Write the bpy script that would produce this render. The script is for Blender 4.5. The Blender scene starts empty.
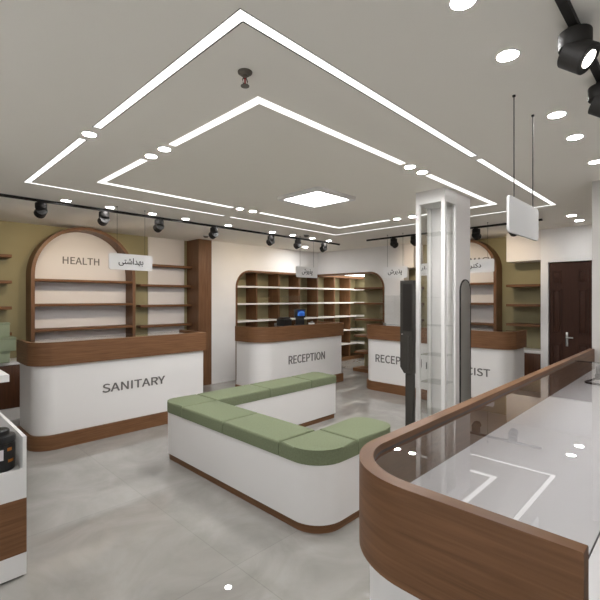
import bpy, bmesh, math, random
from mathutils import Vector, Matrix
PI = math.pi
SC = bpy.context.scene
COL = SC.collection
# ------------------------------------------------------------------ camera
cam = bpy.data.cameras.new('camera')
cam.sensor_width = 36.0
cam.lens = 414.4 / 600 * 36
cam.shift_y = -1.55 / 600
cam.clip_start = 0.05
co = bpy.data.objects.new('camera', cam)
COL.objects.link(co)
co.location = (0, 0, 1.55)
co.rotation_euler = (PI / 2, 0, math.radians(44.525) - PI / 2)
SC.camera = co
# ------------------------------------------------------------------ world, exposure
W = bpy.data.worlds.new('world')
SC.world = W
W.use_nodes = True
W.node_tree.nodes['Background'].inputs[0].default_value = (0.9, 0.92, 1, 1)
W.node_tree.nodes['Background'].inputs[1].default_value = 0.05
SC.view_settings.view_transform = 'Standard'
SC.view_settings.look = 'None'
SC.view_settings.gamma = 1
SC.view_settings.use_curve_mapping = False
SC.view_settings.exposure = 0.24
STRIP_E = 1.5       # lit ceiling strips
DOWN_E = 560.0      # downlight lenses
NEAR_E = 340.0      # downlights over the near counter
ROW_E = 100.0        # downlights of the back row
PANEL_E = 16.0      # square ceiling panel
SPOT_W = 19.0       # track spotlights
FRONT_W = 120.0      # added fill at the guessed shop front glazing
SIDE_W = 480.0       # added fill at the invented left window
PASS_E = 5.0        # light panel in the passage
LENS_E = 8.0        # visible spotlight lenses
WARM = (1.0, 0.80, 0.56)


# unseen fill lights added at guessed glazing behind and left of the viewer
def fill_light(name, loc, rot, sx, sy, w, col):
    l = bpy.data.lights.new(name, 'AREA')
    l.shape = 'RECTANGLE'
    l.size = sx
    l.size_y = sy
    l.energy = w
    l.color = col
    o = bpy.data.objects.new(name, l)
    COL.objects.link(o)
    o.location = loc
    o.rotation_euler = rot
    return o


fill_light('shopfront_fill', (1.0, -1.72, 1.35), (PI / 2, 0, PI), 4.4, 2.1, FRONT_W, (0.93, 0.96, 1.0))
fill_light('side_fill', (-1.72, 0.6, 1.35), (PI / 2, 0, PI / 2), 4.0, 2.1, SIDE_W, (0.93, 0.96, 1.0))


# ------------------------------------------------------------------ materials
def lin(r, g, b):
    f = lambda c: (c / 255 / 12.92) if c / 255 <= 0.04045 else ((c / 255 + 0.055) / 1.055) ** 2.4
    return (f(r), f(g), f(b), 1)


def mat(name, col, rough=0.5, spec=0.5, metal=0.0):
    m = bpy.data.materials.new(name)
    m.use_nodes = True
    b = m.node_tree.nodes['Principled BSDF']
    b.inputs['Base Color'].default_value = col if len(col) == 4 else (*col, 1)
    b.inputs['Roughness'].default_value = rough
    b.inputs['Specular IOR Level'].default_value = spec
    b.inputs['Metallic'].default_value = metal
    return m


def nodes(m):
    nt = m.node_tree
    return nt, nt.nodes['Principled BSDF']


def noise_col(m, c1, c2, scale=(1, 1, 1), nscale=5, detail=4, lo=0.35, hi=0.65, bump=0.0, dist=0.0):
    nt, b = nodes(m)
    tc = nt.nodes.new('ShaderNodeTexCoord')
    mp = nt.nodes.new('ShaderNodeMapping')
    mp.inputs['Scale'].default_value = scale
    nz = nt.nodes.new('ShaderNodeTexNoise')
    nz.inputs['Scale'].default_value = nscale
    nz.inputs['Detail'].default_value = detail
    nz.inputs['Distortion'].default_value = dist
    rp = nt.nodes.new('ShaderNodeValToRGB')
    rp.color_ramp.elements[0].position = lo
    rp.color_ramp.elements[1].position = hi
    rp.color_ramp.elements[0].color = c1
    rp.color_ramp.elements[1].color = c2
    L = nt.links.new
    L(tc.outputs['Object'], mp.inputs[0])
    L(mp.outputs[0], nz.inputs['Vector'])
    L(nz.outputs['Fac'], rp.inputs[0])
    L(rp.outputs[0], b.inputs['Base Color'])
    if bump:
        bp = nt.nodes.new('ShaderNodeBump')
        bp.inputs['Strength'].default_value = bump
        bp.inputs['Distance'].default_value = 0.002
        L(nz.outputs['Fac'], bp.inputs['Height'])
        L(bp.outputs[0], b.inputs['Normal'])
    return m


WD1, WD2 = lin(102, 71, 47), lin(126, 90, 62)
M = {}
M['wood'] = noise_col(mat('walnut_horizontal_grain', (0, 0, 0), 0.45, 0.22), WD1, WD2, (1.2, 1.2, 26), 3, 5, 0.3, 0.7, 0.05, 0.4)
M['wood_v'] = noise_col(mat('walnut_vertical_grain', (0, 0, 0), 0.42, 0.35), WD1, WD2, (26, 26, 1.2), 3, 5, 0.3, 0.7, 0.05, 0.4)
M['dark_wood'] = noise_col(mat('dark_walnut', (0, 0, 0), 0.4, 0.35), lin(72, 44, 27), lin(88, 55, 35), (24, 24, 1.2), 3, 5, 0.3, 0.7, 0.05)
M['door_wood'] = noise_col(mat('espresso_door', (0, 0, 0), 0.5, 0.2), lin(58, 35, 25), lin(66, 41, 30), (24, 24, 1.0), 3, 5, 0.3, 0.7, 0.04)
M['white'] = mat('white_lacquer', lin(224, 222, 220), 0.28, 0.45)
M['white_panel'] = mat('white_matt_panel', lin(226, 222, 220), 0.5, 0.3)
M['wall'] = noise_col(mat('white_wall_paint', (0, 0, 0), 0.7, 0.2), lin(232, 230, 228), lin(236, 234, 232), (1, 1, 1), 2, 3)
M['wall_dimmed'] = mat('dimmed_partition_paint', lin(196, 192, 187), 0.7, 0.2)  # wall paint darkened to offset bright spill from the downlight beside the partition
M['ceiling'] = mat('ceiling_paint', lin(240, 236, 227), 0.85, 0.1)
M['green_wall'] = noise_col(mat('olive_green_wall', (0, 0, 0), 0.75, 0.15), lin(154, 146, 114), lin(158, 150, 118), (1, 1, 1), 3, 3)
M['green_fabric'] = noise_col(mat('sage_upholstery', (0, 0, 0), 0.8, 0.15), lin(107, 114, 90), lin(117, 125, 99), (1, 1, 1), 90, 3, 0.3, 0.7, 0.25)
M['sage_box'] = noise_col(mat('sage_card', (0, 0, 0), 0.6, 0.2), lin(146, 156, 130), lin(150, 160, 134), (1, 1, 1), 8, 3)
M['letter'] = mat('grey_lettering', lin(104, 101, 99), 0.4, 0.4)
M['letter_dark'] = mat('dark_lettering', lin(45, 44, 44), 0.5, 0.3)
M['black'] = mat('black_metal', lin(38, 36, 34), 0.6, 0.25)
M['black_plastic'] = mat('black_plastic', lin(26, 26, 26), 0.35, 0.4)
M['charcoal'] = mat('charcoal_shell', lin(52, 49, 45), 0.45, 0.3)
M['screen_off'] = mat('dark_screen', lin(34, 31, 28), 0.35, 0.3)
M['steel'] = mat('brushed_steel', lin(170, 168, 164), 0.3, 0.5, 0.9)
M['mirror'] = mat('mirror_glass', lin(205, 205, 203), 0.3, 0.5, 1.0)
M['grey_plastic'] = mat('grey_plastic', lin(58, 62, 64), 0.4, 0.4)
M['gasket'] = mat('dark_glass_edge', lin(48, 44, 42), 0.3, 0.5)
M['sprinkler'] = mat('aged_nickel', lin(110, 104, 94), 0.45, 0.4, 0.6)
M['red'] = mat('red_bulb', lin(170, 30, 35), 0.2, 0.6)
M['sign'] = mat('glossy_white_acrylic', lin(236, 235, 234), 0.12, 0.5)
M['label_paper'] = mat('label_paper', lin(215, 208, 212), 0.5, 0.3)
M['label_orange'] = mat('label_orange', lin(170, 105, 40), 0.5, 0.3)
M['jar'] = mat('black_jar', lin(22, 22, 21), 0.3, 0.5)
M['niche_white'] = mat('white_shelf_board', lin(232, 229, 224), 0.45, 0.3)


def emis(name, col, e):
    m = bpy.data.materials.new(name)
    m.use_nodes = True
    nt = m.node_tree
    nt.nodes.clear()
    o = nt.nodes.new('ShaderNodeOutputMaterial')
    em = nt.nodes.new('ShaderNodeEmission')
    em.inputs[0].default_value = (*col, 1)
    em.inputs[1].default_value = e
    nt.links.new(em.outputs[0], o.inputs[0])
    return m


M['strip_light'] = emis('lit_strip', (1, 0.985, 0.955), STRIP_E)
M['down_light'] = emis('lit_downlight', (1, 0.99, 0.99), DOWN_E)
M['near_light'] = emis('lit_near_downlight', (1, 0.99, 0.99), NEAR_E)
M['row_light'] = emis('lit_back_downlight', (1, 0.99, 0.99), ROW_E)
M['panel_light'] = emis('lit_panel', (1, 0.99, 0.99), PANEL_E)
M['spot_lens'] = emis('lit_spot_lens', (1, 0.95, 0.88), LENS_E)
M['passage_light'] = emis('lit_passage_panel', (1, 0.97, 0.92), PASS_E)


def glass(name, tint, ior=1.5):
    m = bpy.data.materials.new(name)
    m.use_nodes = True
    nt = m.node_tree
    nt.nodes.clear()
    o = nt.nodes.new('ShaderNodeOutputMaterial')
    mx = nt.nodes.new('ShaderNodeMixShader')
    tr = nt.nodes.new('ShaderNodeBsdfTransparent')
    gl = nt.nodes.new('ShaderNodeBsdfGlossy')
    fr = nt.nodes.new('ShaderNodeFresnel')
    fr.inputs['IOR'].default_value = ior
    tr.inputs[0].default_value = (*tint, 1)
    gl.inputs['Roughness'].default_value = 0.0
    geo = nt.nodes.new('ShaderNodeNewGeometry')
    inv = nt.nodes.new('ShaderNodeMath')
    inv.operation = 'SUBTRACT'
    inv.inputs[0].default_value = 1.0
    mul = nt.nodes.new('ShaderNodeMath')
    mul.operation = 'MULTIPLY'
    L = nt.links.new
    L(geo.outputs['Backfacing'], inv.inputs[1])
    L(fr.outputs[0], mul.inputs[0])
    L(inv.outputs[0], mul.inputs[1])
    L(mul.outputs[0], mx.inputs[0])
    L(tr.outputs[0], mx.inputs[1])
    L(gl.outputs[0], mx.inputs[2])
    L(mx.outputs[0], o.inputs[0])
    return m


M['glass'] = glass('clear_glass', (0.95, 0.955, 0.95))
M['counter_glass'] = glass('counter_glass', (0.93, 0.93, 0.94), 2.3)


def floor_mat():
    m = mat('polished_concrete_tile', (0.3, 0.3, 0.3), 0.1, 0.85)
    nt, b = nodes(m)
    L = nt.links.new
    tc = nt.nodes.new('ShaderNodeTexCoord')
    n1 = nt.nodes.new('ShaderNodeTexNoise')
    n1.inputs['Scale'].default_value = 1.9
    n1.inputs['Detail'].default_value = 8
    n1.inputs['Roughness'].default_value = 0.62
    n1.inputs['Distortion'].default_value = 0.8
    r1 = nt.nodes.new('ShaderNodeValToRGB')
    e = r1.color_ramp.elements
    e[0].position, e[0].color = 0.3, lin(140, 137, 132)
    e[1].position, e[1].color = 0.72, lin(166, 163, 158)
    x = e.new(0.5)
    x.color = lin(152, 149, 144)
    br = nt.nodes.new('ShaderNodeTexBrick')
    br.offset = 0.0
    br.inputs['Color1'].default_value = (1, 1, 1, 1)
    br.inputs['Color2'].default_value = (0.93, 0.93, 0.93, 1)
    br.inputs['Mortar'].default_value = (0.84, 0.84, 0.84, 1)
    br.inputs['Scale'].default_value = 1.0
    br.inputs['Mortar Size'].default_value = 0.003
    br.inputs['Brick Width'].default_value = 1.2
    br.inputs['Row Height'].default_value = 1.2
    mp = nt.nodes.new('ShaderNodeMapping')
    mp.inputs['Location'].default_value = (0.945, 0.45, 0)
    mx = nt.nodes.new('ShaderNodeMix')
    mx.data_type = 'RGBA'
    mx.blend_type = 'MULTIPLY'
    mx.inputs[0].default_value = 1.0
    L(tc.outputs['Object'], n1.inputs['Vector'])
    L(n1.outputs['Fac'], r1.inputs[0])
    L(tc.outputs['Object'], mp.inputs[0])
    L(mp.outputs[0], br.inputs['Vector'])
    L(r1.outputs[0], mx.inputs[6])
    L(br.outputs['Color'], mx.inputs[7])
    L(mx.outputs[2], b.inputs['Base Color'])
    n2 = nt.nodes.new('ShaderNodeTexNoise')
    n2.inputs['Scale'].default_value = 3
    n2.inputs['Detail'].default_value = 5
    mr = nt.nodes.new('ShaderNodeMapRange')
    mr.inputs[3].default_value = 0.0
    mr.inputs[4].default_value = 0.008
    L(tc.outputs['Object'], n2.inputs['Vector'])
    L(n2.outputs['Fac'], mr.inputs[0])
    L(mr.outputs[0], b.inputs['Roughness'])
    return m


M['floor'] = floor_mat()


def screen_mat():
    m = bpy.data.materials.new('blue_screen')
    m.use_nodes = True
    nt = m.node_tree
    nt.nodes.clear()
    L = nt.links.new
    o = nt.nodes.new('ShaderNodeOutputMaterial')
    em = nt.nodes.new('ShaderNodeEmission')
    tc = nt.nodes.new('ShaderNodeTexCoord')
    gr = nt.nodes.new('ShaderNodeTexGradient')
    gr.gradient_type = 'SPHERICAL'
    mp = nt.nodes.new('ShaderNodeMapping')
    mp.inputs['Location'].default_value = (-0.1, 0, 0.35)
    mp.inputs['Scale'].default_value = (9.5, 0.01, 11)
    rp = nt.nodes.new('ShaderNodeValToRGB')
    e = rp.color_ramp.elements
    e[0].position, e[0].color = 0.0, (0.01, 0.02, 0.10, 1)
    e[1].position, e[1].color = 1.0, (0.03, 0.08, 0.35, 1)
    for p, c in ((0.25, (0.015, 0.04, 0.22, 1)), (0.38, (0.12, 0.35, 0.9, 1)), (0.6, (0.04, 0.15, 0.6, 1))):
        k = e.new(p)
        k.color = c
    L(tc.outputs['Object'], mp.inputs[0])
    L(mp.outputs[0], gr.inputs[0])
    L(gr.outputs[0], rp.inputs[0])
    L(rp.outputs[0], em.inputs[0])
    em.inputs[1].default_value = 0.6
    L(em.outputs[0], o.inputs[0])
    return m


def opal(m, amount):
    nt, b = nodes(m)
    out = nt.nodes['Material Output']
    tr = nt.nodes.new('ShaderNodeBsdfTranslucent')
    tr.inputs[0].default_value = (0.9, 0.9, 0.9, 1)
    mx = nt.nodes.new('ShaderNodeMixShader')
    mx.inputs[0].default_value = amount
    nt.links.new(b.outputs[0], mx.inputs[1])
    nt.links.new(tr.outputs[0], mx.inputs[2])
    nt.links.new(mx.outputs[0], out.inputs[0])


opal(M['sign'], 0.2)
M['screen'] = screen_mat()


# ------------------------------------------------------------------ helpers
def link(name, bm, m, parent=None, smooth=True):
    me = bpy.data.meshes.new(name)
    bmesh.ops.recalc_face_normals(bm, faces=bm.faces)
    bm.to_mesh(me)
    bm.free()
    ms = m if isinstance(m, (list, tuple)) else [m]
    for k in ms:
        me.materials.append(k)
    if smooth:
        me.polygons.foreach_set('use_smooth', [True] * len(me.polygons))
        me.set_sharp_from_angle(angle=math.radians(35))
    o = bpy.data.objects.new(name, me)
    COL.objects.link(o)
    if parent is not None:
        o.parent = parent
    return o


def wlink(name, bm, m, parent, smooth=True):
    """geometry given in world coordinates, parent is an unrotated empty or mesh"""
    p = parent
    off = Vector((0, 0, 0))
    while p is not None:
        off += Vector(p.location)
        p = p.parent
    bmesh.ops.translate(bm, verts=bm.verts, vec=-off)
    return link(name, bm, m, parent, smooth)


def thing(name, label, cat, loc=(0, 0, 0), rotz=0.0, group=None):
    o = bpy.data.objects.new(name, None)
    o.empty_display_size = 0.1
    COL.objects.link(o)
    o.location = loc
    o.rotation_euler = (0, 0, rotz)
    o['label'] = label
    o['category'] = cat
    if group:
        o['group'] = group
    return o


def tag(o, label, cat, group=None):
    o['label'] = label
    o['category'] = cat
    if group:
        o['group'] = group
    return o


def struct(name, bm, m, label=None, cat=None, smooth=False):
    o = link(name, bm, m, None, smooth)
    o['kind'] = 'structure'
    o['label'] = label or name.replace('_', ' ')
    o['category'] = cat or name.split('_')[0]
    return o


def B():
    return bmesh.new()


def box(bm, x0, x1, y0, y1, z0, z1, bev=0.0, seg=2, mi=0):
    r = bmesh.ops.create_cube(bm, size=1)
    vs = r['verts']
    for v in vs:
        v.co = Vector((x0 + (v.co.x + .5) * (x1 - x0), y0 + (v.co.y + .5) * (y1 - y0), z0 + (v.co.z + .5) * (z1 - z0)))
    if mi:
        for f in {f for v in vs for f in v.link_faces}:
            f.material_index = mi
    if bev:
        es = list({e for v in vs for e in v.link_edges})
        bmesh.ops.bevel(bm, geom=es, offset=bev, segments=seg, profile=0.5, affect='EDGES')
    return bm


def bx(*a, **k):
    return box(B(), *a, **k)


def arc_path(pts, closed=False, seg=14):
    """pts: (x,y[,r]); corners with r become arcs"""
    out = []
    n = len(pts)
    for i, p in enumerate(pts):
        r = p[2] if len(p) > 2 else 0
        if r <= 0 or (not closed and i in (0, n - 1)):
            out.append((p[0], p[1]))
            continue
        a, b = Vector(pts[i - 1][:2]), Vector(pts[(i + 1) % n][:2])
        c = Vector(p[:2])
        d1, d2 = (a - c).normalized(), (b - c).normalized()
        ang = d1.angle(d2)
        t = r / math.tan(ang / 2)
        s, e = c + d1 * t, c + d2 * t
        ctr = c + (d1 + d2).normalized() * (r / math.sin(ang / 2))
        a0 = math.atan2(s.y - ctr.y, s.x - ctr.x)
        a1 = math.atan2(e.y - ctr.y, e.x - ctr.x)
        da = (a1 - a0 + PI) % (2 * PI) - PI
        for k in range(seg + 1):
            q = a0 + da * k / seg
            out.append((ctr.x + r * math.cos(q), ctr.y + r * math.sin(q)))
    return out


def prism(bm, poly, lo, hi, axis='z', bev=0.0, bseg=3, mi=0):
    """extrude polygon. axis z: (x,y); axis y: (x,z); axis x: (y,z)"""
    def P(p, t):
        return {'z': (p[0], p[1], t), 'y': (p[0], t, p[1]), 'x': (t, p[0], p[1])}[axis]
    v0 = [bm.verts.new(P(p, lo)) for p in poly]
    v1 = [bm.verts.new(P(p, hi)) for p in poly]
    n = len(poly)
    fs = [bm.faces.new(v0[::-1]), bm.faces.new(v1)]
    for i in range(n):
        fs.append(bm.faces.new((v0[i], v0[(i + 1) % n], v1[(i + 1) % n], v1[i])))
    for f in fs:
        f.material_index = mi
    if bev:
        bmesh.ops.bevel(bm, geom=list(fs[1].edges), offset=bev, segments=bseg, profile=0.5, affect='EDGES', clamp_overlap=True)
    return bm


def pr(*a, **k):
    return prism(B(), *a, **k)


def cyl(bm, p0, p1, r0, r1=None, seg=24, mi=0):
    p0, p1 = Vector(p0), Vector(p1)
    r1 = r0 if r1 is None else r1
    d = p1 - p0
    q = d.to_track_quat('Z', 'Y').to_matrix().to_4x4()
    r = bmesh.ops.create_cone(bm, cap_ends=True, cap_tris=False, segments=seg, radius1=r0, radius2=r1, depth=d.length,
                              matrix=Matrix.Translation((p0 + p1) / 2) @ q)
    if mi:
        for f in {f for v in r['verts'] for f in v.link_faces}:
            f.material_index = mi
    return bm


def cy(*a, **k):
    return cyl(B(), *a, **k)


def lathe(bm, prof, ctr=(0, 0, 0), seg=28):
    rings = []
    for r, z in prof:
        rings.append([bm.verts.new((ctr[0] + r * math.cos(2 * PI * k / seg), ctr[1] + r * math.sin(2 * PI * k / seg), ctr[2] + z)) for k in range(seg)])
    for a, b in zip(rings, rings[1:]):
        for k in range(seg):
            bm.faces.new((a[k], a[(k + 1) % seg], b[(k + 1) % seg], b[k]))
    bm.faces.new(rings[0][::-1])
    bm.faces.new(rings[-1])
    return bm


def tube(bm, pts, r, seg=8):
    pts = [Vector(p) for p in pts]
    prev = None
    rings = []
    for i, p in enumerate(pts):
        d = (pts[min(i + 1, len(pts) - 1)] - pts[max(i - 1, 0)]).normalized()
        u = d.cross(Vector((0, 0, 1)))
        u = u.normalized() if u.length > 1e-4 else Vector((1, 0, 0))
        w = u.cross(d)
        rings.append([bm.verts.new(p + u * r * math.cos(2 * PI * k / seg) + w * r * math.sin(2 * PI * k / seg)) for k in range(seg)])
    for a, b in zip(rings, rings[1:]):
        for k in range(seg):
            bm.faces.new((a[k], a[(k + 1) % seg], b[(k + 1) % seg], b[k]))
    bm.faces.new(rings[0][::-1])
    bm.faces.new(rings[-1])
    return bm


def load_font():
    import os
    p = os.path.join(bpy.utils.system_resource('DATAFILES', path='fonts'), 'Noto Sans CJK Regular.woff2')
    try:
        return bpy.data.fonts.load(p)
    except Exception:
        return None


FONT = load_font()


def text_bm(s, width, height, ctr, axis='front', depth=0.006, spacing=1.0, fill_h=None):
    """text mesh centred at ctr, fitted to width x height; faces -y ('front'), or +y ('back')"""
    c = bpy.data.curves.new('t', 'FONT')
    c.body = s
    c.size = 1
    c.extrude = 0.01
    if FONT and s.isascii():
        c.font = FONT
        c.offset = 0.004
    else:
        c.offset = 0.008
    c.space_character = spacing
    c.resolution_u = 3
    o = bpy.data.objects.new('t', c)
    COL.objects.link(o)
    bpy.context.view_layer.update()
    me = bpy.data.meshes.new_from_object(o.evaluated_get(bpy.context.evaluated_depsgraph_get()))
    bpy.data.objects.remove(o)
    bm = B()
    bm.from_mesh(me)
    bpy.data.meshes.remove(me)
    xs = [v.co.x for v in bm.verts]
    ys = [v.co.y for v in bm.verts]
    x0, x1, y0, y1 = min(xs), max(xs), min(ys), max(ys)
    sx = width / (x1 - x0)
    sy = height / (y1 - y0) if height else sx
    for v in bm.verts:
        x = (v.co.x - (x0 + x1) / 2) * sx
        z = (v.co.y - (y0 + y1) / 2) * sy
        y = -v.co.z / 0.02 * depth
        if axis == 'back':
            x, y = -x, -y
        v.co = Vector((ctr[0] + x, ctr[1] + y, ctr[2] + z))
    return bm


# ------------------------------------------------------------------ the shell
H = 2.6
struct('floor', bx(-1.8, 9.3, -1.8, 7.0, -0.1, 0.0), M['floor'], 'polished grey concrete tile floor', 'floor')
OX0, OX1, OY0, OY1, OW = 0.916, 5.341, 1.205, 4.42, 0.056
bm = B()
box(bm, -1.8, OX0, -1.8, 7.0, H, H + .12)
box(bm, OX1, 9.3, -1.8, 7.0, H, H + .12)
box(bm, OX0, OX1, -1.8, OY0, H, H + .12)
box(bm, OX0, OX1, OY1, 7.0, H, H + .12)
box(bm, OX0 + OW, OX1 - OW, OY0 + OW, OY1 - OW, H, H + .12)
# plain ceiling where the recessed strip is interrupted
box(bm, 3.095, 3.175, OY0, OY0 + OW, H, H + .12)
box(bm, 3.095, 3.175, OY1 - OW, OY1, H, H + .12)
box(bm, OX0, OX0 + OW, 2.69, 2.93, H, H + .12)
box(bm, OX1 - OW, OX1, 2.69, 2.93, H, H + .12)
box(bm, OX0, OX1, OY0, OY1, H + .05, H + .12)
struct('ceiling', bm, M['ceiling'], 'off-white flat ceiling', 'ceiling')

# back wall (Y = 6.4) between the walnut pier and the room corner, with the rounded corner opening
NT = 2.10
NX0 = 4.76
NR = 0.34
poly = [(4.22, 0), (NX0, 0)] + arc_path([(NX0, 0), (NX0, NT, NR), (7.1, NT)], seg=16)[1:] + [(7.1, H), (4.22, H)]
struct('wall_back', pr(poly, 6.40, 6.78, 'y'), M['wall'], 'white back wall with a rounded opening', 'wall')
struct('wall_back_green', bx(-1.8, 4.22, 6.79, 6.95, 0, H), M['green_wall'], 'olive green wall behind the health shelves', 'wall')
struct('wall_back_panel', bx(3.21, 3.89, 6.775, 6.79, 0.0, H), M['white_panel'], 'white wall panel behind the small shelves', 'wall')
# right wall (X = 7.1): opening from the room corner to Y 4.61
NY0 = 4.61
poly = [(4.18, 0), (NY0, 0)] + arc_path([(NY0, 0), (NY0, NT, NR), (6.4, NT)], seg=16)[1:] + [(6.4, H), (4.18, H)]
struct('wall_right', pr(poly, 7.1, 7.3, 'x'), M['wall'], 'white right wall beside the rounded opening', 'wall')
struct('wall_right_green', bx(7.5, 7.62, 1.70, 5.39, 0, H), M['green_wall'], 'olive green wall behind the pharmacist shelves', 'wall')
bm = B()
box(bm, 7.1, 7.62, 1.72, 1.82, 0, H)
box(bm, 7.1, 7.62, 0.74, 1.72, 2.095, H)
struct('wall_right_door', bm, M['wall'], 'white wall around the dark door', 'wall')
struct('wall_header_pharmacy', bx(7.12, 7.5, 1.82, 2.32, 2.14, H), M['white_panel'], 'white box above the olive niche beside the door', 'wall')
struct('wall_header_column', bx(7.12, 7.5, 3.98, 4.18, 2.14, H), M['white_panel'], 'white box above the olive niche behind the glass column', 'wall')
# partition block on the right of the picture
struct('wall_partition', bx(4.49, 7.62, -1.8, 0.74, 0, H), M['wall_dimmed'], 'white partition wall at the end of the near counter', 'wall')
# passage behind the corner opening
struct('wall_niche_back', bx(4.22, 9.15, 6.80, 6.98, 0, H), M['green_wall'], 'olive green wall behind the corner shelving', 'wall')
struct('wall_niche_jamb', bx(7.3, 7.5, 4.5, 4.61, 0, 2.135), M['green_wall'], 'olive jamb behind the rounded opening', 'wall')
struct('wall_niche_end', bx(9.05, 9.2, 5.2, 6.9, 0, H), M['green_wall'], 'olive green end wall of the passage', 'wall')
struct('wall_niche_side', bx(7.62, 9.05, 5.25, 5.39, 0, H), M['wall'], 'white side wall of the passage', 'wall')
struct('ceiling_niche', bx(7.3, 9.05, 4.18, 6.80, 2.135, 2.19), M['niche_white'], 'white low ceiling of the passage', 'ceiling')
pl = thing('ceiling_panel_light', 'lit white ceiling panel of the passage inside the rounded opening', 'ceiling light', (8.2, 5.95, 2.135))
wlink('frame', bx(7.34, 9.0, 5.42, 6.43, 2.122, 2.135), M['niche_white'], pl, False)
wlink('diffuser', bx(7.36, 8.98, 5.44, 6.41, 2.118, 2.122), M['passage_light'], pl, False)
# walls behind the viewer
bm = B()
box(bm, -1.95, -1.8, -1.8, -1.4, 0, H)
box(bm, -1.95, -1.8, 2.6, 7.0, 0, H)
box(bm, -1.95, -1.8, -1.4, 2.6, 0, 0.2)
box(bm, -1.95, -1.8, -1.4, 2.6, 2.45, H)
struct('wall_left', bm, M['wall'], 'white left wall', 'wall')
struct('window_added_2', bx(-1.88, -1.86, -1.4, 2.6, 0.2, 2.45), M['glass'], 'added left shop glazing, unseen', 'window')  # invented pane, added to go with the side fill light
bm = B()
box(bm, -1.8, -1.3, -1.95, -1.8, 0, H)
box(bm, 3.3, 4.49, -1.95, -1.8, 0, H)
box(bm, -1.3, 3.3, -1.95, -1.8, 2.45, H)
box(bm, -1.3, 3.3, -1.95, -1.8, 0, 0.2)
struct('wall_front', bm, M['wall'], 'white shop front wall', 'wall')
wf = struct('window_added_1', bx(-1.3, 3.3, -1.88, -1.86, 0.2, 2.45), M['glass'], 'added shop front glazing, unseen', 'window')  # guessed pane, added to go with the front fill light
# walnut trim around the corner opening
tt = 0.035
op = arc_path([(NX0, 0), (NX0, NT, NR), (7.1, NT)], seg=16)
ip = arc_path([(NX0 + tt, 0), (NX0 + tt, NT - tt, NR - tt), (7.1 - tt, NT - tt)], seg=16)
struct('trim_1', pr(op + ip[::-1], 6.385, 6.79, 'y'), M['wood_v'], 'walnut lining of the rounded opening on the back wall', 'trim', True)
op = arc_path([(NY0, 0), (NY0, NT, NR), (6.4, NT)], seg=16)
ip = arc_path([(NY0 + tt, 0), (NY0 + tt, NT - tt, NR - tt), (6.4 - tt, NT - tt)], seg=16)
struct('trim_2', pr(op + ip[::-1], 7.085, 7.31, 'x'), M['wood_v'], 'walnut lining of the rounded opening on the right wall', 'trim', True)
# walnut pier
struct('pillar_walnut', bx(3.95, 4.22, 6.39, 6.79, 0, H, bev=.004), M['wood_v'], 'walnut pier between the health bay and the white wall', 'pillar')
struct('baseboard_back', bx(-1.8, 1.42, 6.335, 6.379, 0.0, 0.14), M['white'], 'white baseboard under the dark cabinet', 'baseboard')

# door
d = struct('door_1', bx(7.13, 7.18, 0.80, 1.71, 0, 2.09), M['door_wood'], 'dark brown panelled door', 'door')
bm = B()
for (ya, yb) in ((1.67, 1.545), (1.345, 1.22), (1.02, 0.895)):
    for (za, zb) in ((1.77, 1.97), (1.02, 1.69), (0.2, 0.88)):
        for q in range(2):
            i = q * .028
            w = .016 if q == 0 else .0
            if q == 0:
                for (a, b, c, e) in ((ya, yb, za, za + w), (ya, yb, zb - w, zb), (ya, ya - w, za, zb), (yb + w, yb, za, zb)):
                    box(bm, 7.118, 7.135, min(a, b), max(a, b), c, e)
            else:
                box(bm, 7.12, 7.135, yb + i, ya - i, za + i, zb - i, bev=.008)
dp = link('raised_panel', bm, M['door_wood'], d)
hd = link('handle', box(bx(7.115, 7.13, 1.465, 1.495, 0.845, 1.05, bev=.004), 7.075, 7.09, 1.395, 1.49, 0.965, 0.985, bev=.004), M['steel'], d)
cyl(bmesh.new(), (0, 0, 0), (0, 0, 1), 1).free()
link('handle_neck', cy((7.085, 1.48, .975), (7.12, 1.48, .975), .01), M['steel'], d)

# structural column with the lit showcase
struct('column', bx(4.02, 4.35, 1.775, 2.065, 0, H), M['white_panel'], 'white square column behind the glass showcase', 'column')
sc = thing('glass_showcase', 'tall white-framed glass showcase fixed to the square column', 'display case', (3.75, 1.77, 0))
bm = B()
x0, x1, y0, y1 = 3.75, 4.02, 1.77, 2.07
fw = 0.036
for (xa, ya) in ((x0, y0), (x0, y1 - fw), (x1 - fw, y0), (x1 - fw, y1 - fw)):
    box(bm, xa, xa + fw, ya, ya + fw, 0.12, 2.475)
box(bm, x0, x1, y0, y1, 2.475, H)
box(bm, x0, x1, y0, y1, 0, 0.12)
wlink('frame', bm, M['white'], sc, False)
wlink('front_pane', bx(x0 + .012, x0 + .018, y0 + fw, y1 - fw, .12, 2.475), M['glass'], sc, False)
wlink('side_pane', bx(x0 + fw, x1 - fw, y0 + .012, y0 + .018, .12, 2.475), M['glass'], sc, False)
wlink('side_pane', bx(x0 + fw, x1 - fw, y1 - .018, y1 - .012, .12, 2.475), M['glass'], sc, False)
for z in (0.42, 0.72, 0.99, 1.28, 1.56, 2.19):
    wlink('glass_shelf', bx(x0 + .02, x1 - .002, y0 + .02, y1 - .02, z, z + .004), M['glass'], sc, False)
mr = thing('wall_mirror', 'narrow round-topped mirror with thin black frame on the column', 'mirror', (4.21, 1.77, 0.15))
mo = arc_path([(4.085, 0.15, 0.02), (4.34, 0.15, 0.02), (4.34, 1.745, 0.1274), (4.085, 1.745, 0.1274)], True)
mi_ = arc_path([(4.095, 0.16, 0.012), (4.330, 0.16, 0.012), (4.330, 1.735, 0.1174), (4.095, 1.735, 0.1174)], True)
bm = B()
n = len(mo)
va = [[bm.verts.new((p[0], y, p[1])) for p in q] for q, y in ((mo, 1.7745), (mo, 1.763), (mi_, 1.763), (mi_, 1.767))]
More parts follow.
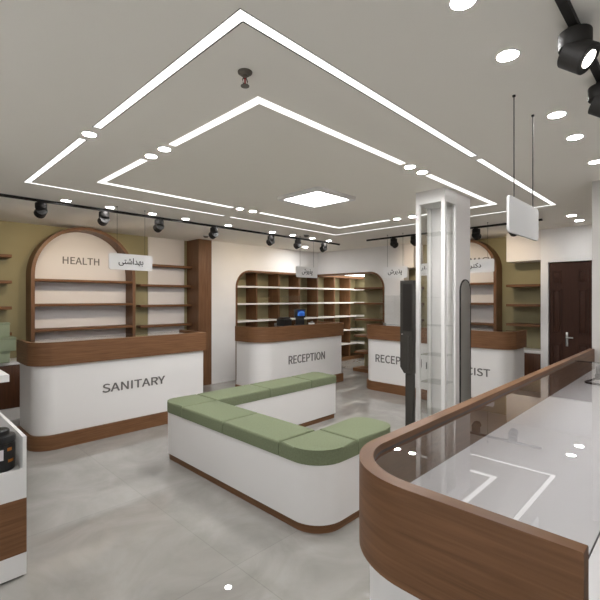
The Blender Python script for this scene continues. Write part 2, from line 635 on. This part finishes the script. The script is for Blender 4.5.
for a, b in zip(va, va[1:]):
    for k in range(n):
        bm.faces.new((a[k], a[(k + 1) % n], b[(k + 1) % n], b[k]))
wlink('frame', bm, M['black'], mr)
wlink('mirror_glass', pr(mi_, 1.766, 1.774, 'y'), M['mirror'], mr, False)

# charcoal kiosk beside the showcase
kt = thing('kiosk_stand', 'charcoal touch-screen kiosk on a slim post beside the showcase', 'kiosk', (3.6, 2.07, 0))
hp = [(2.022, 0.82), (2.115, 0.82), (2.158, 0.88), (2.158, 1.725), (2.022, 1.725)]
wlink('housing', pr(hp, 3.60, 3.66, 'x'), M['charcoal'], kt, False)
wlink('screen', bx(3.597, 3.601, 2.030, 2.127, 1.235, 1.69), M['screen_off'], kt, False)
wlink('post', bx(3.61, 3.66, 2.022, 2.112, 0.03, 0.82, bev=.012), M['charcoal'], kt)
wlink('rib', cy((3.603, 2.06, 0.86), (3.603, 2.06, 1.18), .012), M['charcoal'], kt)
wlink('side_button', bx(3.615, 3.635, 2.158, 2.166, 1.10, 1.15, bev=.003), M['black_plastic'], kt)
wlink('lock', cy((3.594, 2.135, 1.2), (3.602, 2.135, 1.2), .007), M['steel'], kt)
wlink('base_plate', bx(3.46, 3.70, 1.93, 2.19, 0, 0.03, bev=.008), M['black'], kt)


# ------------------------------------------------------------------ counters
def counter(name, label, loc, rot, L, D, rl, rr, left=True, right=True, glass_x=None, group=None):
    t = thing(name, label, 'counter', loc, rot, group)
    def ring(i):
        pts = []
        if left:
            pts += [(i, D), (i, i, max(rl - i, .0))]
        else:
            pts += [(0, i)]
        if right:
            pts += [(L - i, i, max(rr - i, .0)), (L - i, D)]
        else:
            pts += [(L, i)]
        return pts
    def solid(i):
        pts = ring(i)
        if not left:
            pts = [(0, D)] + pts
        if not right:
            pts = pts + [(L, D)]
        return arc_path(pts, False, 18)
    tk = 0.04
    o_, i_ = arc_path(ring(0), False, 18), arc_path(ring(tk), False, 18)
    bm = B()
    prism(bm, o_ + i_[::-1], 0.86, 1.10, bev=.004, bseg=2)
    link('wood_band', bm, M['wood'], t)
    link('body', pr(solid(.03), 0.15, 0.86), M['white'], t)
    link('deck', pr(solid(tk + .001), 0.86, 0.925), M['white'], t)
    link('plinth', pr(solid(.004), 0.0, 0.15), M['wood'], t)
    gx = glass_x if glass_x is not None else 0
    gp = solid(tk + .002)
    if gx:
        gp = [(max(p[0], gx), p[1]) for p in gp]
    bm = pr(gp, 1.072, 1.081)
    for f in bm.faces:
        f.material_index = 0 if abs(f.normal.z) > .5 else 1
    bm.normal_update()
    for f in bm.faces:
        f.material_index = 0 if abs(f.normal.z) > .5 else 1
    link('glass_top', bm, [M['counter_glass'], M['gasket']], t, False)
    return t


near = counter('service_counter', 'near rounded service counter with walnut rail and glass top, ending at the partition wall',
               (4.485, 0.76, 0), PI, 3.615, 0.605, 0, 0.24, False, True, glass_x=0.78)
san = counter('service_counter', 'white service counter lettered SANITARY with walnut band, before the arched health shelves',
              (1.06, 4.76, 0), 0, 2.0, 0.64, 0.22, 0.0)
link('lettering', text_bm('SANITARY', 0.745, 0.098, (2.113 - 1.06, 0.027, 0.548)), M['letter'], san, False)
rec = counter('service_counter', 'white service counter lettered RECEPTION carrying a blue-screened monitor, before the corner opening',
              (4.07, 4.87, 0), 0, 2.05, 0.62, 0.32, 0.0)
link('lettering', text_bm('RECEPTION', 0.90, 0.140, (5.166 - 4.07, 0.027, 0.535)), M['letter'], rec, False)
pha = counter('service_counter', 'long white counter lettered RECEPTION and PHARMACIST behind the glass showcase',
              (5.86, 4.27, 0), -PI / 2, 2.43, 0.62, 0.22, 0.22)
link('lettering', text_bm('RECEPTION', 0.85, 0.132, (4.27 - 3.575, 0.027, 0.545)), M['letter'], pha, False)
link('lettering', text_bm('PHARMACIST', 0.95, 0.108, (4.27 - 2.605, 0.027, 0.52)), M['letter'], pha, False)

# ------------------------------------------------------------------ bench
bench = thing('waiting_bench', 'C-shaped white waiting bench with sage green cushions and walnut plinth', 'bench', (2.14, 2.8, 0))
def cpoly(i):
    return arc_path([(1.95 + i, 1.745 + i, .23 - i), (2.87 - i, 1.745 + i, .14 - i), (2.87 - i, 2.12 - i, .14 - i), (2.33 - i, 2.12 - i),
                     (2.33 - i, 3.44 + i), (4.17 - i, 3.44 + i), (4.17 - i, 3.81 - i, .08 - i), (1.95 + i, 3.81 - i, .13 - i)], True, 12)
wlink('plinth', pr(cpoly(.02), 0, .06), M['wood'], bench)
wlink('body', pr(cpoly(.006), .06, .455), M['white'], bench)
g = .0035
cush = [
    [(1.95, 3.44 + g), (2.33 - g, 3.44 + g), (2.33 - g, 3.81), (1.95, 3.81, .13)],
    [(2.33 + g, 3.44), (3.03 - g, 3.44), (3.03 - g, 3.81), (2.33 + g, 3.81)],
    [(3.03 + g, 3.44), (3.70 - g, 3.44), (3.70 - g, 3.81), (3.03 + g, 3.81)],
    [(3.70 + g, 3.44), (4.17, 3.44), (4.17, 3.81, .08), (3.70 + g, 3.81)],
    [(1.95, 2.80 + g), (2.33, 2.80 + g), (2.33, 3.44 - g), (1.95, 3.44 - g)],
    [(1.95, 2.13 + g), (2.33, 2.13 + g), (2.33, 2.80 - g), (1.95, 2.80 - g)],
    [(1.95, 1.745, .23), (2.36 - g, 1.745), (2.36 - g, 2.12 - g), (1.95, 2.13 - g)],
    [(2.36 + g, 1.745), (2.87, 1.745, .14), (2.87, 2.12, .14), (2.36 + g, 2.12)],
]
for c in cush:
    wlink('cushion', pr(arc_path(c, True, 12), .456, .555, bev=.02, bseg=4), M['green_fabric'], bench)


# ------------------------------------------------------------------ arched shelving
def arch_unit(label, loc, rot, text, tw, th, tz, tx, Wd=1.43):
    t = thing('arched_shelf_unit', label, 'shelving', loc, rot)
    top, tk, dp = 2.593, 0.045, 0.28
    R = Wd / 2
    def a(i):
        pts = [(i, 0)]
        for k in range(41):
            q = PI - PI * k / 40
            pts.append((R + (R - i) * math.cos(q), top - R + (R - i) * math.sin(q)))
        pts.append((Wd - i, 0))
        return pts
    link('arch_frame', pr(a(0) + a(tk)[::-1], 0, dp, 'y'), M['wood_v'], t)
    link('back_panel', pr(a(tk - .002), dp - .015, dp, 'y'), M['white_panel'], t)
    for z in (1.785, 1.44, 1.09, 0.745):
        link('shelf', bx(tk - .001, Wd - tk + .001, .003, dp - .015, z, z + .036, bev=.002), M['wood'], t)
    link('base_cabinet', bx(tk, Wd - tk, .01, dp - .015, 0.0, 0.70), M['dark_wood'], t, False)
    link('lettering', text_bm(text, tw, th, (tx, dp - .018, tz)), M['letter'], t, False)
    return t


arch_unit('tall walnut arch shelving lettered HEALTH behind the sanitary counter', (1.44, 6.50, 0), 0, 'HEALTH', .515, .105, 2.115, .715)
arch_unit('tall walnut arch shelving lettered PHARMACY behind the pharmacist counter', (7.215, 3.61, 0), -PI / 2, 'PHARMACY', .80, .105, 2.225, .55, 1.10)


def shelf(label, x0, x1, y0, y1, z, group=None):
    o = link('wall_shelf', bx(-(x1 - x0) / 2, (x1 - x0) / 2, -(y1 - y0) / 2, (y1 - y0) / 2, -.02, .02, bev=.002), M['wood'])
    o.location = ((x0 + x1) / 2, (y0 + y1) / 2, z)
    return tag(o, label, 'shelf', group)


ORD = ['topmost', 'second from top', 'third from top', 'lowest']
for k, z in enumerate((2.106, 1.765, 1.425, 1.085)):
    shelf('walnut wall shelf left of the health arch on olive wall, %s' % ORD[k], -1.2, 1.225, 6.50, 6.789, z, 'walnut shelves left of the health arch')
for k, z in enumerate((2.106, 1.765, 1.425, 1.085)):
    shelf('short walnut shelf between the health arch and the walnut pier, %s' % ORD[k], 3.0, 3.949, 6.60, 6.774, z, 'walnut shelves beside the walnut pier')
for k, z in enumerate((1.755, 1.44, 1.125)):
    shelf('short walnut shelf in the olive niche beside the dark door, %s' % ['topmost', 'middle', 'lowest'][k], 7.16, 7.499, 1.822, 2.34, z, 'walnut shelves in the niche by the door')
for k, z in enumerate((1.755, 1.44, 1.125)):
    shelf('short walnut shelf in the olive niche seen through the showcase, %s' % ['topmost', 'middle', 'lowest'][k], 7.16, 7.499, 3.96, 4.179, z, 'walnut shelves behind the showcase')


def low_cabinet(label, x0, x1, y0, y1, front):
    t = thing('base_cabinet', label, 'cabinet', ((x0 + x1) / 2, (y0 + y1) / 2, 0))
    wlink('carcass', bx(x0, x1, y0, y1, 0.14, 0.695), M['dark_wood'], t, False)
    wlink('top', bx(x0 - .005, x1 + .005, y0 - .01, y1, 0.695, 0.735, bev=.003), M['white'], t)
    if front == 'y':
        n = max(1, round((x1 - x0) / .5))
        for k in range(n):
            a, b = x0 + (x1 - x0) * k / n, x0 + (x1 - x0) * (k + 1) / n
            dd = wlink('door', bx(a + .002, b - .002, y0 - .018, y0, .15, .69, bev=.002), M['dark_wood'], t)
            wlink('handle', cy((b - .05, y0 - .03, .3), (b - .05, y0 - .03, .42), .006), M['steel'], dd)
    else:
        dd = wlink('door', bx(x0 - .018, x0, y0 + .002, y1 - .002, .15, .69, bev=.002), M['dark_wood'], t)
    return t


low_cabinet('dark walnut base cabinet with white top under the left wall shelves', -1.2, 1.42, 6.38, 6.789, 'y')
low_cabinet('short walnut base cabinet with white top under the niche by the door', 7.14, 7.499, 1.822, 2.34, 'x')

# sage boxes stacked on the left cabinet
for x1, z0, z1, yf, lab in ((1.165, .737, .885, 6.30, 'bottom sage green box of the stack on the dark cabinet'),
                            (1.225, .886, 1.06, 6.27, 'large sage green middle box of the stack on the dark cabinet'),
                            (1.165, 1.061, 1.245, 6.30, 'top sage green box of the stack on the dark cabinet')):
    t = thing('storage_box', lab, 'box', (x1 - .3, 6.38, z0), 0, 'sage boxes stacked on the cabinet')
    wlink('box_body', bx(x1 - .6, x1, yf, 6.48, z0, z1 - .03, bev=.006), M['sage_box'], t)
    wlink('lid', bx(x1 - .604, x1 + .004, yf - .004, 6.484, z1 - .03, z1, bev=.006), M['sage_box'], t)

# ------------------------------------------------------------------ corner shelving in the rounded opening
cs = thing('corner_shelving', 'olive-backed shelving with white shelves and walnut dividers inside the rounded opening', 'shelving', (6.0, 6.62, 0))
for x in (5.32, 5.93, 6.54, 7.15, 7.76, 8.37):
    wlink('divider', bx(x, x + .035, 6.47, 6.798, 0.08, 2.06), M['wood_v'], cs, False)
for z in (1.765, 1.425, 1.085, 0.735, 0.39):
    a = NX0 + tt + .002
    poly = [(a, 6.798), (a, 6.44), (8.62, 6.44), (8.62, 6.05), (9.04, 6.05), (9.04, 6.798)]
    wlink('shelf', pr(poly, z, z + .032), M['niche_white'], cs, False)
wlink('plinth', bx(a, 9.04, 6.46, 6.798, 0.0, 0.08), M['wood'], cs, False)
wlink('top_board', bx(7.32, 9.04, 6.44, 6.798, 2.06, 2.13), M['wood'], cs, False)
ss = thing('side_shelving', 'narrow walnut shelf tower on the right inside the rounded opening', 'shelving', (7.3, 5.0, 0))
for z in (1.745, 1.425, 1.085, 0.735, 0.39):
    wlink('shelf', bx(7.13, 7.498, 4.66, 5.39, z, z + .036), M['wood'], ss, False)
wlink('base', bx(7.13, 7.498, 4.66, 5.42, 0.0, 0.07), M['wood'], ss, False)


# ------------------------------------------------------------------ display gondola at lower left
gd = thing('display_gondola', 'white product display with walnut band and open tray, at the left edge', 'display stand', (0.1, 3.1, 0))
GX0, GX1, GY0, GY1 = -0.65, 0.580, 2.716, 3.55
wlink('base', bx(GX0, GX1, GY0, GY1, 0.012, 0.135), M['white'], gd, False)
wlink('wood_band', bx(GX0, GX1, GY0 - .002, GY1, 0.135, 0.438), M['wood'], gd, False)
wlink('tray', bx(GX0, GX1 - .018, GY0 + .018, GY1, 0.438, 0.592), M['white'], gd, False)
wlink('front_lip', bx(GX0, GX1 - .018, GY0, GY0 + .018, 0.438, 0.602), M['white'], gd, False)
wlink('side_panel', bx(GX1 - .018, GX1, GY0 + .0, GY1, 0.438, 0.78), M['white'], gd, False)
wlink('side_panel', bx(GX0, GX0 + .018, GY0 + .018, GY1, 0.592, 0.78), M['white'], gd, False)
wlink('back_panel', bx(GX0 + .02, 0.35, GY1 - .03, GY1, 0.592, 1.035), M['white'], gd, False)
wlink('upper_shelf', bx(GX0, 0.567, 3.08, GY1 - .0, 1.035, 1.078), M['white'], gd, False)


def jar(label, x, y, z, h, r):
    t = thing('supplement_jar', label, 'jar', (x, y, z), 0, 'black jars in the display tray')
    link('jar_body', lathe(B(), [(r * .92, 0), (r * .985, .006), (r * .985, h * .62), (r * .94, h * .68)]), M['jar'], t)
    link('lid', lathe(B(), [(r * .96, h * .68), (r, h * .69), (r, h * .82), (r * .95, h * .85), (r * .66, h * .87), (r * .62, h * .97), (r * .52, h)]), M['black_plastic'], t)
    bm = B()
    for (a0, a1, z0, z1, mi) in ((-1.95, -1.5, .3, .56, 0), (-1.25, -.9, .5, .58, 1), (-1.2, -.75, .22, .29, 1)):
        rr = r * .985 + .001
        n = 8
        lo = [bm.verts.new((rr * math.cos(a0 + (a1 - a0) * k / n), rr * math.sin(a0 + (a1 - a0) * k / n), h * z0)) for k in range(n + 1)]
        hi = [bm.verts.new((rr * math.cos(a0 + (a1 - a0) * k / n), rr * math.sin(a0 + (a1 - a0) * k / n), h * z1)) for k in range(n + 1)]
        for k in range(n):
            f = bm.faces.new((lo[k], lo[k + 1], hi[k + 1], hi[k]))
            f.material_index = mi
    link('paper_label', bm, [M['label_paper'], M['label_orange']], t)
    return t


jar('black screw-top jar with white and orange label in the display tray, nearest its side panel', 0.475, 2.83, .592, .225, .075)
jar('black screw-top jar in the display tray, farther from its side panel', 0.38, 3.0, .592, .225, .075)


# ------------------------------------------------------------------ ceiling strip lights
def strip(label, poly, z0, z1, framed):
    xs = [p[0] for p in poly]
    ys = [p[1] for p in poly]
    t = thing('strip_light', label, 'ceiling light', (sum(xs) / len(xs), sum(ys) / len(ys), z0), 0, 'lit strips of the %s ceiling rectangle' % ('outer' if framed else 'inner'))
    wlink('diffuser', pr(poly, z0, z1), M['strip_light'], t, False)
    if framed:
        c = Vector((sum(xs) / len(xs), sum(ys) / len(ys)))
        bm = B()
        n = len(poly)
        w = .0035
        for i in range(n):
            a, b = Vector(poly[i]), Vector(poly[(i + 1) % n])
            d = (b - a).normalized()
            nrm = Vector((-d.y, d.x))      # polygons are counter-clockwise: this points inwards
            prism(bm, [tuple(a), tuple(b), tuple(b + nrm * w), tuple(a + nrm * w)], H, z1)
        wlink('frame', bm, M['black'], t, False)
    return t


def lshape(cx, cy_, sx, sy, lx, ly, w):
    """L strip whose outer corner is (cx,cy_), legs run sx*lx and sy*ly"""
    p = [(cx, cy_), (cx + sx * lx, cy_), (cx + sx * lx, cy_ + sy * w), (cx + sx * w, cy_ + sy * w), (cx + sx * w, cy_ + sy * ly), (cx, cy_ + sy * ly)]
    if sx * sy < 0:
        p = p[::-1]
    return p


e = .001
for (cx, cy_, sx, sy, lx, ly, lab) in (
        (OX0 + e, OY0 + e, 1, 1, 3.095 - OX0, 2.69 - OY0, 'L-shaped lit strip of the outer ceiling rectangle, corner nearest the viewer by the sprinkler'),
        (OX0 + e, OY1 - e, 1, -1, 3.095 - OX0, OY1 - 2.93, 'L-shaped lit strip of the outer ceiling rectangle, corner above the sanitary counter'),
        (OX1 - e, OY0 + e, -1, 1, OX1 - 3.175, 2.69 - OY0, 'L-shaped lit strip of the outer ceiling rectangle, corner by the hanging blank sign'),
        (OX1 - e, OY1 - e, -1, -1, OX1 - 3.175, OY1 - 2.93, 'L-shaped lit strip of the outer ceiling rectangle, far corner towards the rounded opening')):
    strip(lab, lshape(cx, cy_, sx, sy, lx - 2 * e, ly - 2 * e, OW - 2 * e), H + .003, H + .03, True)
IX0, IX1, IY0, IY1, IW = 1.383, 4.82, 1.667, 3.93, 0.05
for (cx, cy_, sx, sy, lx, ly, lab) in (
        (IX0, IY0, 1, 1, 2.86 - IX0, 2.61 - IY0, 'L-shaped lit strip of the inner ceiling rectangle, corner nearest the viewer'),
        (IX0, IY1, 1, -1, 2.86 - IX0, IY1 - 3.04, 'L-shaped lit strip of the inner ceiling rectangle, corner towards the sanitary counter'),
        (IX1, IY0, -1, 1, IX1 - 3.28, 2.61 - IY0, 'L-shaped lit strip of the inner ceiling rectangle, corner past the glass column'),
        (IX1, IY1, -1, -1, IX1 - 3.28, IY1 - 3.04, 'L-shaped lit strip of the inner ceiling rectangle, far corner behind the square panel')):
    strip(lab, lshape(cx, cy_, sx, sy, lx, ly, IW), H - .004, H + .001, False)

# square panel light
pn = thing('ceiling_panel_light', 'square white framed ceiling light panel in the middle of the strips', 'ceiling light', (3.18, 2.89, H))
po = arc_path([(2.88, 2.59, .04), (3.48, 2.59, .04), (3.48, 3.19, .04), (2.88, 3.19, .04)], True, 6)
pi_ = arc_path([(2.935, 2.645, .02), (3.425, 2.645, .02), (3.425, 3.135, .02), (2.935, 3.135, .02)], True, 6)
bm = B()
n = len(po)
va = [[bm.verts.new((p[0], p[1], z)) for p in q] for q, z in ((po, H), (po, H - .03), (pi_, H - .03), (pi_, H - .001))]
for a_, b_ in zip(va, va[1:]):
    for k in range(n):
        bm.faces.new((a_[k], a_[(k + 1) % n], b_[(k + 1) % n], b_[k]))
wlink('frame', bm, M['white'], pn)
wlink('diffuser', pr(pi_, H - .014, H - .002), M['panel_light'], pn, False)


def downlight(label, x, y, r=.042, group='recessed downlights', lm='down_light'):
    t = thing('recessed_downlight', label, 'downlight', (x, y, H), 0, group)
    bm = B()
    lathe(bm, [(r + .006, 0.001), (r + .006, -.003), (r, -.004), (r, 0.001)])
    link('rim', bm, M['white'], t)
    link('lens', lathe(B(), [(r - .0005, -.0006), (r - .0005, -.0025)]), M[lm], t, False)
    return t


g1 = 'downlights in the strip gaps'
downlight('downlight in the gap of the outer lit strip on the left', .944, 2.815, .038, g1)
downlight('downlight in the left gap of the inner lit strip, nearer the viewer', 1.408, 2.722, .038, g1)
downlight('downlight in the left gap of the inner lit strip, nearer the sanitary counter', 1.408, 2.925, .038, g1)
downlight('downlight in the inner strip gap before the glass column, nearer the sprinkler', 2.970, 1.692, .038, g1)
downlight('downlight in the inner strip gap before the glass column, nearer the column', 3.168, 1.692, .038, g1)
downlight('downlight in the far gap of the inner lit strip, nearer the sanitary counter', 2.965, 3.905, .038, g1)
downlight('downlight in the far gap of the inner lit strip, nearer the reception counter', 3.16, 3.905, .038, g1)
downlight('downlight in the inner strip gap beyond the square panel, nearer the rounded opening', 4.795, 2.92, .038, g1)
downlight('downlight in the inner strip gap beyond the square panel, nearer the glass column', 4.795, 2.70, .038, g1)
g2 = 'downlights in a row over the near counter'
for x, lab in ((1.445, 'cut by the top edge'), (1.903, 'second from the camera end'), (2.715, 'third, beside the hanging rods'),
               (3.176, 'fourth from the camera end'), (3.86, 'farthest, by the partition wall')):
    downlight('downlight in the row over the near counter, ' + lab, x, .615, .042, g2, 'row_light' if x > 3.5 else 'near_light')
downlight('downlight above the dark door, nearer the glass column', 6.15, 1.23, .05, 'downlights above the door', 'row_light')
downlight('downlight above the dark door, nearer the door', 6.6, 1.23, .05, 'downlights above the door', 'row_light')
g3 = 'downlights in a row along the back track'
nm = ['first', 'second', 'third', 'fourth', 'fifth', 'sixth', 'seventh', 'eighth', 'ninth']
for k, x in enumerate((1.41, 1.873, 2.379, 2.839, 3.521, 4.369, 4.82, 5.296, 5.734)):
    downlight('%s downlight from the left in the row along the back track' % nm[k], x, 4.91, .045, g3, 'row_light')
downlight('lone downlight near the ceiling corner above the rounded opening', 6.1, 5.85, .05, 'recessed downlights', 'near_light')

# sprinkler and smoke detectors
sp = thing('fire_sprinkler', 'nickel fire sprinkler with red bulb on the ceiling inside the near strip corner', 'sprinkler', (1.191, 1.529, H))
link('escutcheon', lathe(B(), [(.034, 0), (.033, -.006), (.024, -.01), (.02, -.016)]), M['sprinkler'], sp)
bm = B()
lathe(bm, [(.009, -.012), (.009, -.03)], seg=14)
for s in (-1, 1):
    tube(bm, [(s * .008, 0, -.028), (s * .014, 0, -.04), (s * .011, 0, -.055), (0, 0, -.062)], .0028)
link('yoke', bm, M['sprinkler'], sp)
link('bulb', cy((0, 0, -.03), (0, 0, -.058), .0035, seg=10), M['red'], sp)
link('deflector', lathe(B(), [(.006, -.06), (.02, -.064), (.02, -.067), (.004, -.068)], seg=20), M['sprinkler'], sp)
for x, y, lab in ((3.82, 5.95, 'small round smoke detector on the ceiling above the walnut pier'),
                  (4.93, 4.70, 'small round smoke detector on the ceiling before the rounded opening')):
    o = thing('smoke_detector', lab, 'smoke detector', (x, y, H))
    link('mount', lathe(B(), [(.05, 0), (.05, -.012), (.045, -.014)]), M['white'], o)
    link('sensor_head', lathe(B(), [(.044, -.013), (.042, -.03), (.02, -.042)]), M['sprinkler'], o)


# ------------------------------------------------------------------ track lights
def rail(label, x0, x1, y0, y1):
    t = thing('lighting_track', label, 'lighting track', ((x0 + x1) / 2, (y0 + y1) / 2, H))
    wlink('rail', bx(x0, x1, y0, y1, H - .026, H - .0005), M['black'], t, False)
    if x1 - x0 > y1 - y0:
        wlink('end_cap', bx(x1, x1 + .01, y0 - .002, y1 + .002, H - .028, H - .0005), M['black_plastic'], t, False)
    else:
        wlink('end_cap', bx(x0 - .002, x1 + .002, y0 - .01, y0, H - .028, H - .0005), M['black_plastic'], t, False)
        wlink('end_cap', bx(x0 - .002, x1 + .002, y1, y1 + .01, H - .028, H - .0005), M['black_plastic'], t, False)


rail('long black lighting track along the back of the ceiling', -1.2, 6.2, 5.035, 5.065)
rail('black lighting track across the ceiling before the pharmacist arch', 6.105, 6.135, 1.56, 4.33)
rail('near black lighting track in the upper right corner', 0.3, 4.3, 0.345, 0.375)


def spot(label, x, y, aim, group, watts=SPOT_W, ang=84, r=.056):
    t = thing('track_spotlight', label, 'spotlight', (x, y, H - .026), 0, group)
    d = Vector(aim).normalized()
    link('adapter', bx(-.035, .035, -.018, .018, -.012, .0), M['black'], t, False)
    link('holder', lathe(B(), [(r * .96, -.012), (r, -.016), (r, -.068), (r * .96, -.072)]), M['black'], t)
    h = Vector((0, 0, -.102)) + Vector((d.x, d.y, 0)) * .012
    a, b = h - d * .04, h + d * .045
    bm = cy(a, b, r, seg=28)
    link('lamp_head', bm, M['black'], t)
    link('hinge', cy(Vector((0, 0, -.086)), h, .018, seg=12), M['black_plastic'], t)
    link('lens', cy(b + d * .0005, b + d * .002, r * .56, seg=24), M['spot_lens'], t, False)
    if watts:
        l = bpy.data.lights.new('spot_beam', 'SPOT')
        l.energy = watts
        l.color = WARM
        l.spot_size = math.radians(ang)
        l.spot_blend = 1.0
        l.shadow_soft_size = .03
        lo = bpy.data.objects.new('spot_beam', l)
        COL.objects.link(lo)
        lo.parent = t
        lo.location = b + d * .012
        lo.rotation_euler = d.to_track_quat('-Z', 'Y').to_euler()
    return t


for k, x in enumerate((1.21, 1.855, 2.54, 3.375, 4.465, 5.085, 5.766)):
    spot('%s black spotlight from the left on the back track' % nm[k], x, 5.05, (0, .95, -.32), 'spotlights on the back track', SPOT_W * (1.2, 1.2, 1.1, .75, .75, .7, .7)[k])
for k, y in enumerate((3.79, 3.41, 2.41, 1.91)):
    spot(['black spotlight on the pharmacist track, nearest the rounded opening', 'black spotlight on the pharmacist track, seen through the showcase frame',
          'black spotlight on the pharmacist track, just right of the column', 'black spotlight on the pharmacist track, half hidden by the hanging blank sign'][k],
         6.12, y, (.95, 0, -.32), 'spotlights on the pharmacist track', SPOT_W * (1, 1, 1, .35)[k], (84, 84, 84, 56)[k])
spot('near black spotlight with lit lens on the upper right track', 1.86, .36, (-.05, -.75, -.62), 'spotlights on the near track', SPOT_W * .4)
spot('near black spotlight cut by the right edge of the picture on the upper right track', 2.42, .36, (.05, -.8, -.55), 'spotlights on the near track', SPOT_W * .4)


# ------------------------------------------------------------------ hanging signs
def sign(label, loc, rot, w, words, h=.185, back=False):
    """board hangs along local x, faces local -y"""
    t = thing('hanging_sign', label, 'sign', loc, rot)
    po = arc_path([(-w / 2, -h / 2, .022), (w / 2, -h / 2, .022), (w / 2, h / 2, .022), (-w / 2, h / 2, .022)], True, 6)
    link('board', pr(po, -.006, .006, 'y'), M['sign'], t)
    for s in (-1, 1):
        link('rod', cy((s * w * .32, 0, h / 2 - .01), (s * w * .32, 0, H - loc[2]), .0028 if back else .0018, seg=8), M['black'], t)
        link('rod_fixing', cy((s * w * .32, 0, H - loc[2] - .008), (s * w * .32, 0, H - loc[2] - .0005), .008, seg=12), M['black'], t)
    for s, tw, th, x, z in words:
        link('lettering', text_bm(s, tw, th, (x, .0085 if back else -.0085, z), 'back' if back else 'front', .003), M['letter_dark'], t, False)
    return t


HYG = '\uFBFD\uFE98\uFEB7\uFE8D\uFEAA\uFEEC\uFE91'
REC = '\uFEB5\uFEAE\uFBFE\uFEAC\uFB58'
DRG = '\uFEED\uFEAD\uFE8D\uFEA9'
DOC = '\uFEAE\uFE98\uFB90\uFEA9'
sign('hanging white sign with Persian lettering above the sanitary counter', (2.07, 4.8, 1.972), 0, .51, [(HYG, .29, .095, -.005, .0)])
sign('hanging white sign with Persian lettering above the reception counter by the monitor', (5.15, 4.9, 2.0), 0, .52, [(REC, .26, .11, 0, 0)])
sign('hanging white sign with Persian lettering left of the kiosk, above the long counter', (5.9, 3.63, 1.975), -PI / 2, .45, [(REC, .26, .10, 0, 0)])
sign('hanging white sign with Persian lettering seen through the glass showcase', (5.9, 3.02, 1.995), -PI / 2, .44, [(DRG, .17, .07, -.105, 0.02)])
sign('hanging white sign with Persian lettering right of the column, before the pharmacy arch', (5.9, 2.32, 2.005), -PI / 2, .48, [(DOC, .16, .085, -.012, -.0)])
sign('near hanging sign turned away showing its blank white back, beside the column', (2.463, .713, 1.978), 0, .505, [(DOC, .2, .09, 0, 0)], back=True)


# ------------------------------------------------------------------ things on the counters
mon = thing('computer_monitor', 'black monitor with a blue swirl screen on the reception counter', 'monitor', (5.22, 5.14, 1.081), math.radians(-36))
link('foot', bx(-.09, .09, -.06, .06, 0, .012, bev=.004), M['black_plastic'], mon)
link('neck', bx(-.075, .075, -.02, .02, .012, .16, bev=.006), M['black_plastic'], mon)
hs = link('housing', bx(-.10, .10, -.03, .03, .13, .285, bev=.006), M['black_plastic'], mon)
scr = link('screen', bx(-.062, .062, -.002, .002, -.05, .05), M['screen'], mon, False)
scr.location = (.018, -.0315, .212)
prn = thing('receipt_printer', 'black receipt printer beside the monitor on the reception counter', 'printer', (4.88, 5.18, 1.081))
link('printer_body', bx(-.1, .1, -.09, .09, 0, .12, bev=.012), M['black_plastic'], prn)
link('cover', bx(-.085, .085, -.07, .06, .12, .15, bev=.01), M['screen_off'], prn)
cr = thing('card_reader', 'small pale card reader right of the monitor on the reception counter', 'card reader', (5.5, 5.12, 1.081))
link('reader_body', bx(-.035, .035, -.05, .05, 0, .03, bev=.006), M['sign'], cr)
link('keypad', bx(-.025, .025, -.04, .015, .03, .034, bev=.001), M['grey_plastic'], cr)


def guard(label, loc, rot, w, h=.52):
    t = thing('glass_guard', label, 'glass screen', loc, rot)
    link('pane', bx(-w / 2, w / 2, -.004, .004, .01, h), M['glass'], t, False)
    for s in (-1, 1):
        link('clamp', bx(s * w * .38 - .025, s * w * .38 + .025, -.014, .014, 0, .045, bev=.003), M['steel'], t)


guard('clear glass screen standing on the reception counter behind the monitor', (5.25, 5.30, 1.081), 0, 1.2)
guard('clear glass screen standing on the long counter left of the kiosk', (6.2, 3.72, 1.081), -PI / 2, .8)

bo = thing('scanner_dock', 'grey scanner dock inside the near counter by the partition wall', 'scanner', (3.96, .53, .925))
link('dock_body', bx(-.10, .12, -.1, .09, 0, .045, bev=.01), M['grey_plastic'], bo)
link('dock_top', bx(-.095, .12, -.1, .085, .045, .105, bev=.012), M['grey_plastic'], bo)
cp = [(3.855, .60, .945), (3.78, .625, .934), (3.70, .643, .933), (3.655, .640, .933), (3.632, .615, .933), (3.622, .57, .933), (3.625, .50, .933), (3.66, .43, .933), (3.74, .38, .933)]
fine = []
for k in range(len(cp) - 1):
    p0, p1, p2, p3 = (Vector(cp[max(k - 1, 0)]), Vector(cp[k]), Vector(cp[k + 1]), Vector(cp[min(k + 2, len(cp) - 1)]))
    for q in range(6):
        u = q / 6
        fine.append(.5 * (2 * p1 + (p2 - p0) * u + (2 * p0 - 5 * p1 + 4 * p2 - p3) * u * u + (3 * p1 - p0 - 3 * p2 + p3) * u ** 3))
fine.append(Vector(cp[-1]))
o = link('cable', tube(B(), [p - Vector((3.7, .5, .925)) for p in fine], .008), M['black_plastic'])
o.location = (3.7, .5, .925)
tag(o, 'dark cable loop lying before the grey scanner dock', 'cable')
